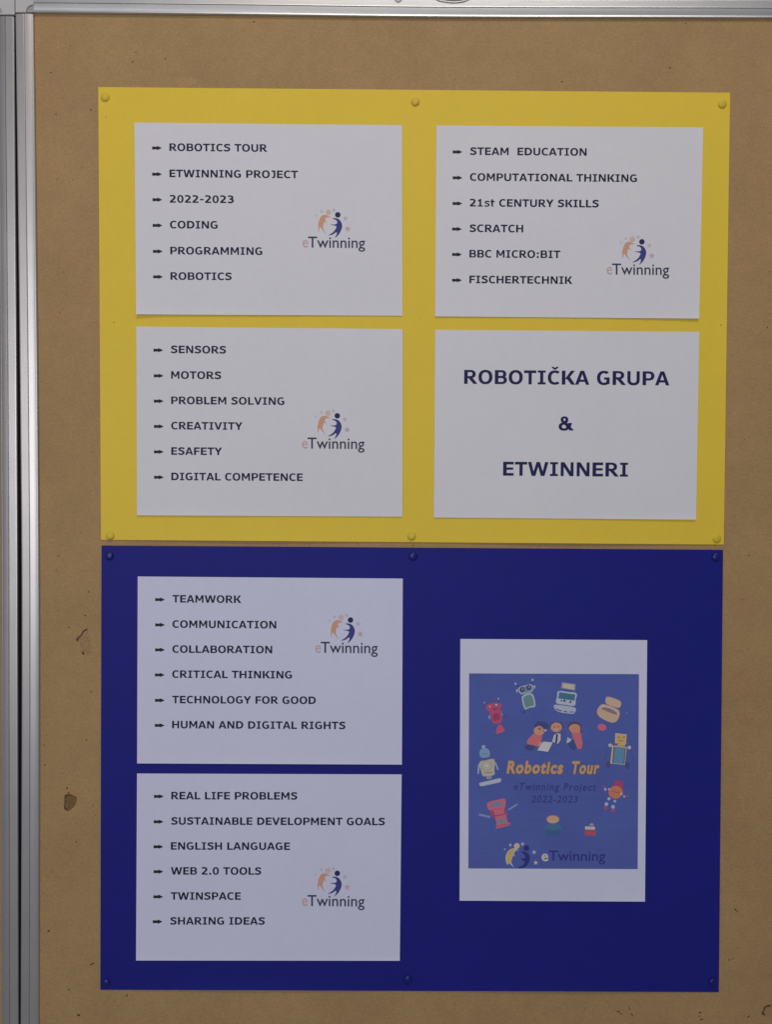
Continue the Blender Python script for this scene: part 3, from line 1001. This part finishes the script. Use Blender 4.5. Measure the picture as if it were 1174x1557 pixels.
pic('robot_print', *Ec, [
    ([bar(222, 300, 358, 332, 24), bar(572, 248, 682, 178, 20)], K(100, 110, 165)),
    ([[(352, 250), (528, 222), (575, 300), (410, 345), (360, 310)]], K(142, 52, 92)),
    ([sp([(318, 188), (335, 155), (420, 130), (512, 112), (542, 132), (541, 180), (526, 226), (450, 240), (362, 252), (332, 232)]), [(413, 328), (548, 298), (562, 390), (600, 402), (582, 432), (428, 472), (432, 400)], [(395, 250), (520, 232), (530, 290), (410, 310)]], K(180, 78, 100)),
    ([disc(437, 180, 76, 32, rot=-.2)], K(98, 104, 130)),
    ([disc(490, 380, 45, 36)], K(88, 110, 134)),
    ([bar(420, 445, 585, 412, 8)], K(150, 56, 84)),
], 'small red printed robot with outstretched arms')
pic('robot_print', *Fc, [
    ([sp([(88, 400), (150, 385), (220, 390), (256, 450), (232, 505), (150, 520), (78, 502), (54, 450)])], K(46, 92, 128)),
    ([sp([(66, 440), (150, 462), (250, 445), (230, 505), (150, 520), (78, 502)])], K(42, 76, 124)),
    ([disc(155, 330, 72, 42)], K(168, 88, 84)),
    ([disc(155, 340, 69, 42)], K(200, 152, 118)),
], 'small teal printed robot with an orange top')
pic('robot_print', *Fc, [
    ([disc(588, 402, 24)], K(130, 116, 140)),
    ([[(508, 452), (638, 456), (632, 518), (510, 514)]], K(156, 56, 78)),
    ([[(506, 406), (634, 410), (632, 460), (506, 458)]], K(70, 60, 92)),
    ([[(514, 414), (626, 418), (624, 452), (513, 450)]], K(200, 194, 206)),
    ([bar(535, 432, 605, 435, 8)], K(160, 130, 150)),
], 'tiny red and white printed box robot')
pic('robot_print', *Dc, [
    ([bar(680, 515, 722, 525, 12), bar(685, 540, 705, 515, 8), bar(945, 640, 992, 630, 10), bar(950, 612, 985, 635, 8), disc(715, 768, 22), disc(803, 802, 22)], K(152, 56, 84)),
    ([[(800, 530), (830, 450), (868, 438), (880, 455), (925, 450), (918, 520), (928, 600), (860, 560)]], K(152, 44, 80)),
    ([sp([(752, 570), (790, 520), (850, 508), (905, 540), (915, 600), (880, 648), (820, 660), (765, 630)])], K(184, 98, 68)),
    ([bar(790, 575, 880, 590, 8)], K(140, 70, 60)),
    ([disc(712, 550, 15), disc(755, 547, 13), disc(903, 604, 16), disc(936, 634, 13), disc(755, 662, 19), disc(825, 690, 16), disc(725, 725, 22), disc(803, 758, 22)], K(178, 186, 212)),
], 'small round orange printed robot with red hair')
sh = -(1)
pic('children_print', *A, [
    ([sp([(885, 650), (930, 602), (1010, 612), (1052, 650), (1050, 690), (990, 680), (930, 650), (890, 690)]), sp([(775, 885), (860, 880), (885, 920), (840, 950), (775, 925)])], K(48, 58, 108)),
    ([sp([(798, 835), (850, 770), (905, 740), (972, 768), (965, 830), (950, 880), (935, 905), (880, 888), (805, 872)])], K(180, 84, 94)),
    ([sp([(880, 690), (940, 655), (985, 680), (1000, 735), (960, 768), (890, 750)]), sp([(930, 850), (970, 850), (1000, 880), (950, 910)])], K(184, 122, 96)),
    ([disc(945, 690, 16), disc(1000, 715, 12)], K(120, 78, 70)),
    ([sp([(1000, 700), (1030, 700), (1022, 722), (1002, 718)])], K(190, 165, 165)),
    ([[(990, 842), (1102, 852), (1046, 965), (918, 946)]], K(188, 184, 188)),
    ([bar(920, 950, 1046, 968, 7)], K(60, 62, 100)),
], 'three printed children bending over a sheet')
flat_print('children_print', [shapes([crop(*Bc, p) for p in polys], m_) for polys, m_ in [
    ([sp([(50, 650), (80, 612), (150, 605), (205, 625), (205, 680), (190, 700), (150, 640), (60, 680)]), sp([(265, 660), (290, 615), (360, 605), (420, 640), (430, 700), (415, 745), (395, 700), (280, 690)])], K(66, 58, 84)),
    ([disc(128, 672, 68, 58)], K(182, 118, 98)),
    ([disc(105, 668, 8), disc(150, 665, 8), disc(298, 685, 7), disc(355, 672, 10)], K(104, 70, 70)),
    ([sp([(105, 690), (150, 685), (140, 705), (112, 705)])], K(208, 165, 150)),
    ([sp([(275, 680), (330, 632), (400, 650), (415, 705), (390, 755), (320, 742)])], K(172, 108, 84)),
    ([[(98, 765), (140, 738), (188, 745), (190, 830), (155, 878), (72, 850)]], K(62, 62, 92)),
    ([[(100, 762), (140, 742), (180, 748), (180, 825), (148, 870), (76, 846)]], K(192, 196, 214)),
    ([[(126, 755), (148, 755), (136, 862), (114, 862)]], K(42, 44, 62)),
    ([[(308, 748), (340, 735), (422, 740), (441, 858), (430, 926), (385, 934), (345, 840)]], K(184, 84, 98)),
    ([[(262, 860), (330, 806), (362, 915), (345, 942), (300, 925)]], K(46, 62, 118)),
    ([[(262, 788), (290, 812), (318, 800), (290, 845), (248, 864)]], K(196, 200, 216)),
]], h, cover, origin, base=.00022, step=.00003)

# lettering of the cover
T1a = builtin_text('Robotics', .042, .0, 1.16)
T1b = builtin_text('Tour', .042, .0, 1.16)
gold, gsh, glt = ink(188, 146, 98, E7), K(96, 66, 74), K(206, 176, 140)
lay = []
for dx, dy, m_ in ((1.0, .6, gsh), (0, 0, gold)):
    lay.append((*box_text(T1a, 770.6 + dx, 855.5 + dx, 1175.2 + dy, 18.0, .006, .16), m_))
    lay.append((*box_text(T1b, 868.0 + dx, 910.5 + dx, 1175.8 + dy, 18.0, .006, .16), m_))
o = flat_print('title_lettering', lay, h, cover, origin, base=.00018, step=.00004)
o['label'] = 'slanting gold title reading Robotics Tour'
dim = ink(44, 51, 106, E7)
T2 = builtin_text('Twinning Project', .012, 0, 1.2)
flat_print('subtitle_lettering', [(*box_text(TXT_E, 781, 787.5, 1201, 11, 0, .18), dim), (*box_text(T2, 788.5, 906, 1201, 11, .01, .18), dim)], h, cover, origin, base=.00018)
o = flat_print('subtitle_lettering', [(*box_text(builtin_text('2022-2023', .012, 0, 1.15), 808, 878, 1220, 10.5, .006, .18), dim)], h, cover, origin, base=.00018)
o['label'] = 'faint dark line reading 2022-2023'
nv = ink(38, 42, 100, E7)
pic('logo_print', *Ec, [
    ([[(x, y) for x, y in star(597, 665, 24)], star(743, 652, 28), star(532, 715, 16), star(880, 750, 32)], K(160, 160, 196)),
    ([star(900, 875, 30)], K(178, 166, 132)),
    ([disc(675, 675, 35)], K(176, 158, 126)),
    ([sp([(560, 900), (540, 820), (560, 750), (610, 708), (660, 705), (700, 735), (668, 728), (640, 770), (662, 805), (636, 790), (615, 830), (612, 880), (640, 928), (600, 895), (578, 880)])], K(190, 186, 200)),
    ([sp([(566, 880), (548, 820), (568, 755), (612, 714), (655, 712), (640, 745), (628, 790), (608, 830), (604, 875), (590, 885), (578, 870)])], K(196, 158, 82)),
    ([sp([(722, 742), (790, 752), (828, 800), (818, 870), (775, 925), (688, 938), (750, 900), (768, 862), (720, 830), (772, 820), (766, 780)]), disc(788, 702, 34)], nv),
], 'faint printed logo with a yellow and a blue figure')
flat_print('logo_lettering', [(*box_text(builtin_text('e', .02), 823.9, 834.2, 1309, 16.5, 0), K(184, 172, 158)), (*box_text(TXT_TW, 835, 921, 1308.6, 15.5, .006), nv)], h, cover, origin, base=.00018)

# tiny pinholes and specks on the yellow card
root_y = [o for o in C.objects if o.name == 'poster_card'][0]
oy = tuple(root_y.location)
sp_ = [streak(160.2, 178, 1.2, .7, .4), streak(1097.2, 494, 1.6, .7, -.8), streak(172.5, 490, 1.3, .8, .6), streak(1012, 218, .8, .5, 1), streak(640, 486, .7, .5, 0)]
for q in sp_:
    flat_print('card_speck', [loose([q], mat('speck', (.25, .17, .03), .8))], surf('yellow'), root_y, oy, base=.0001)
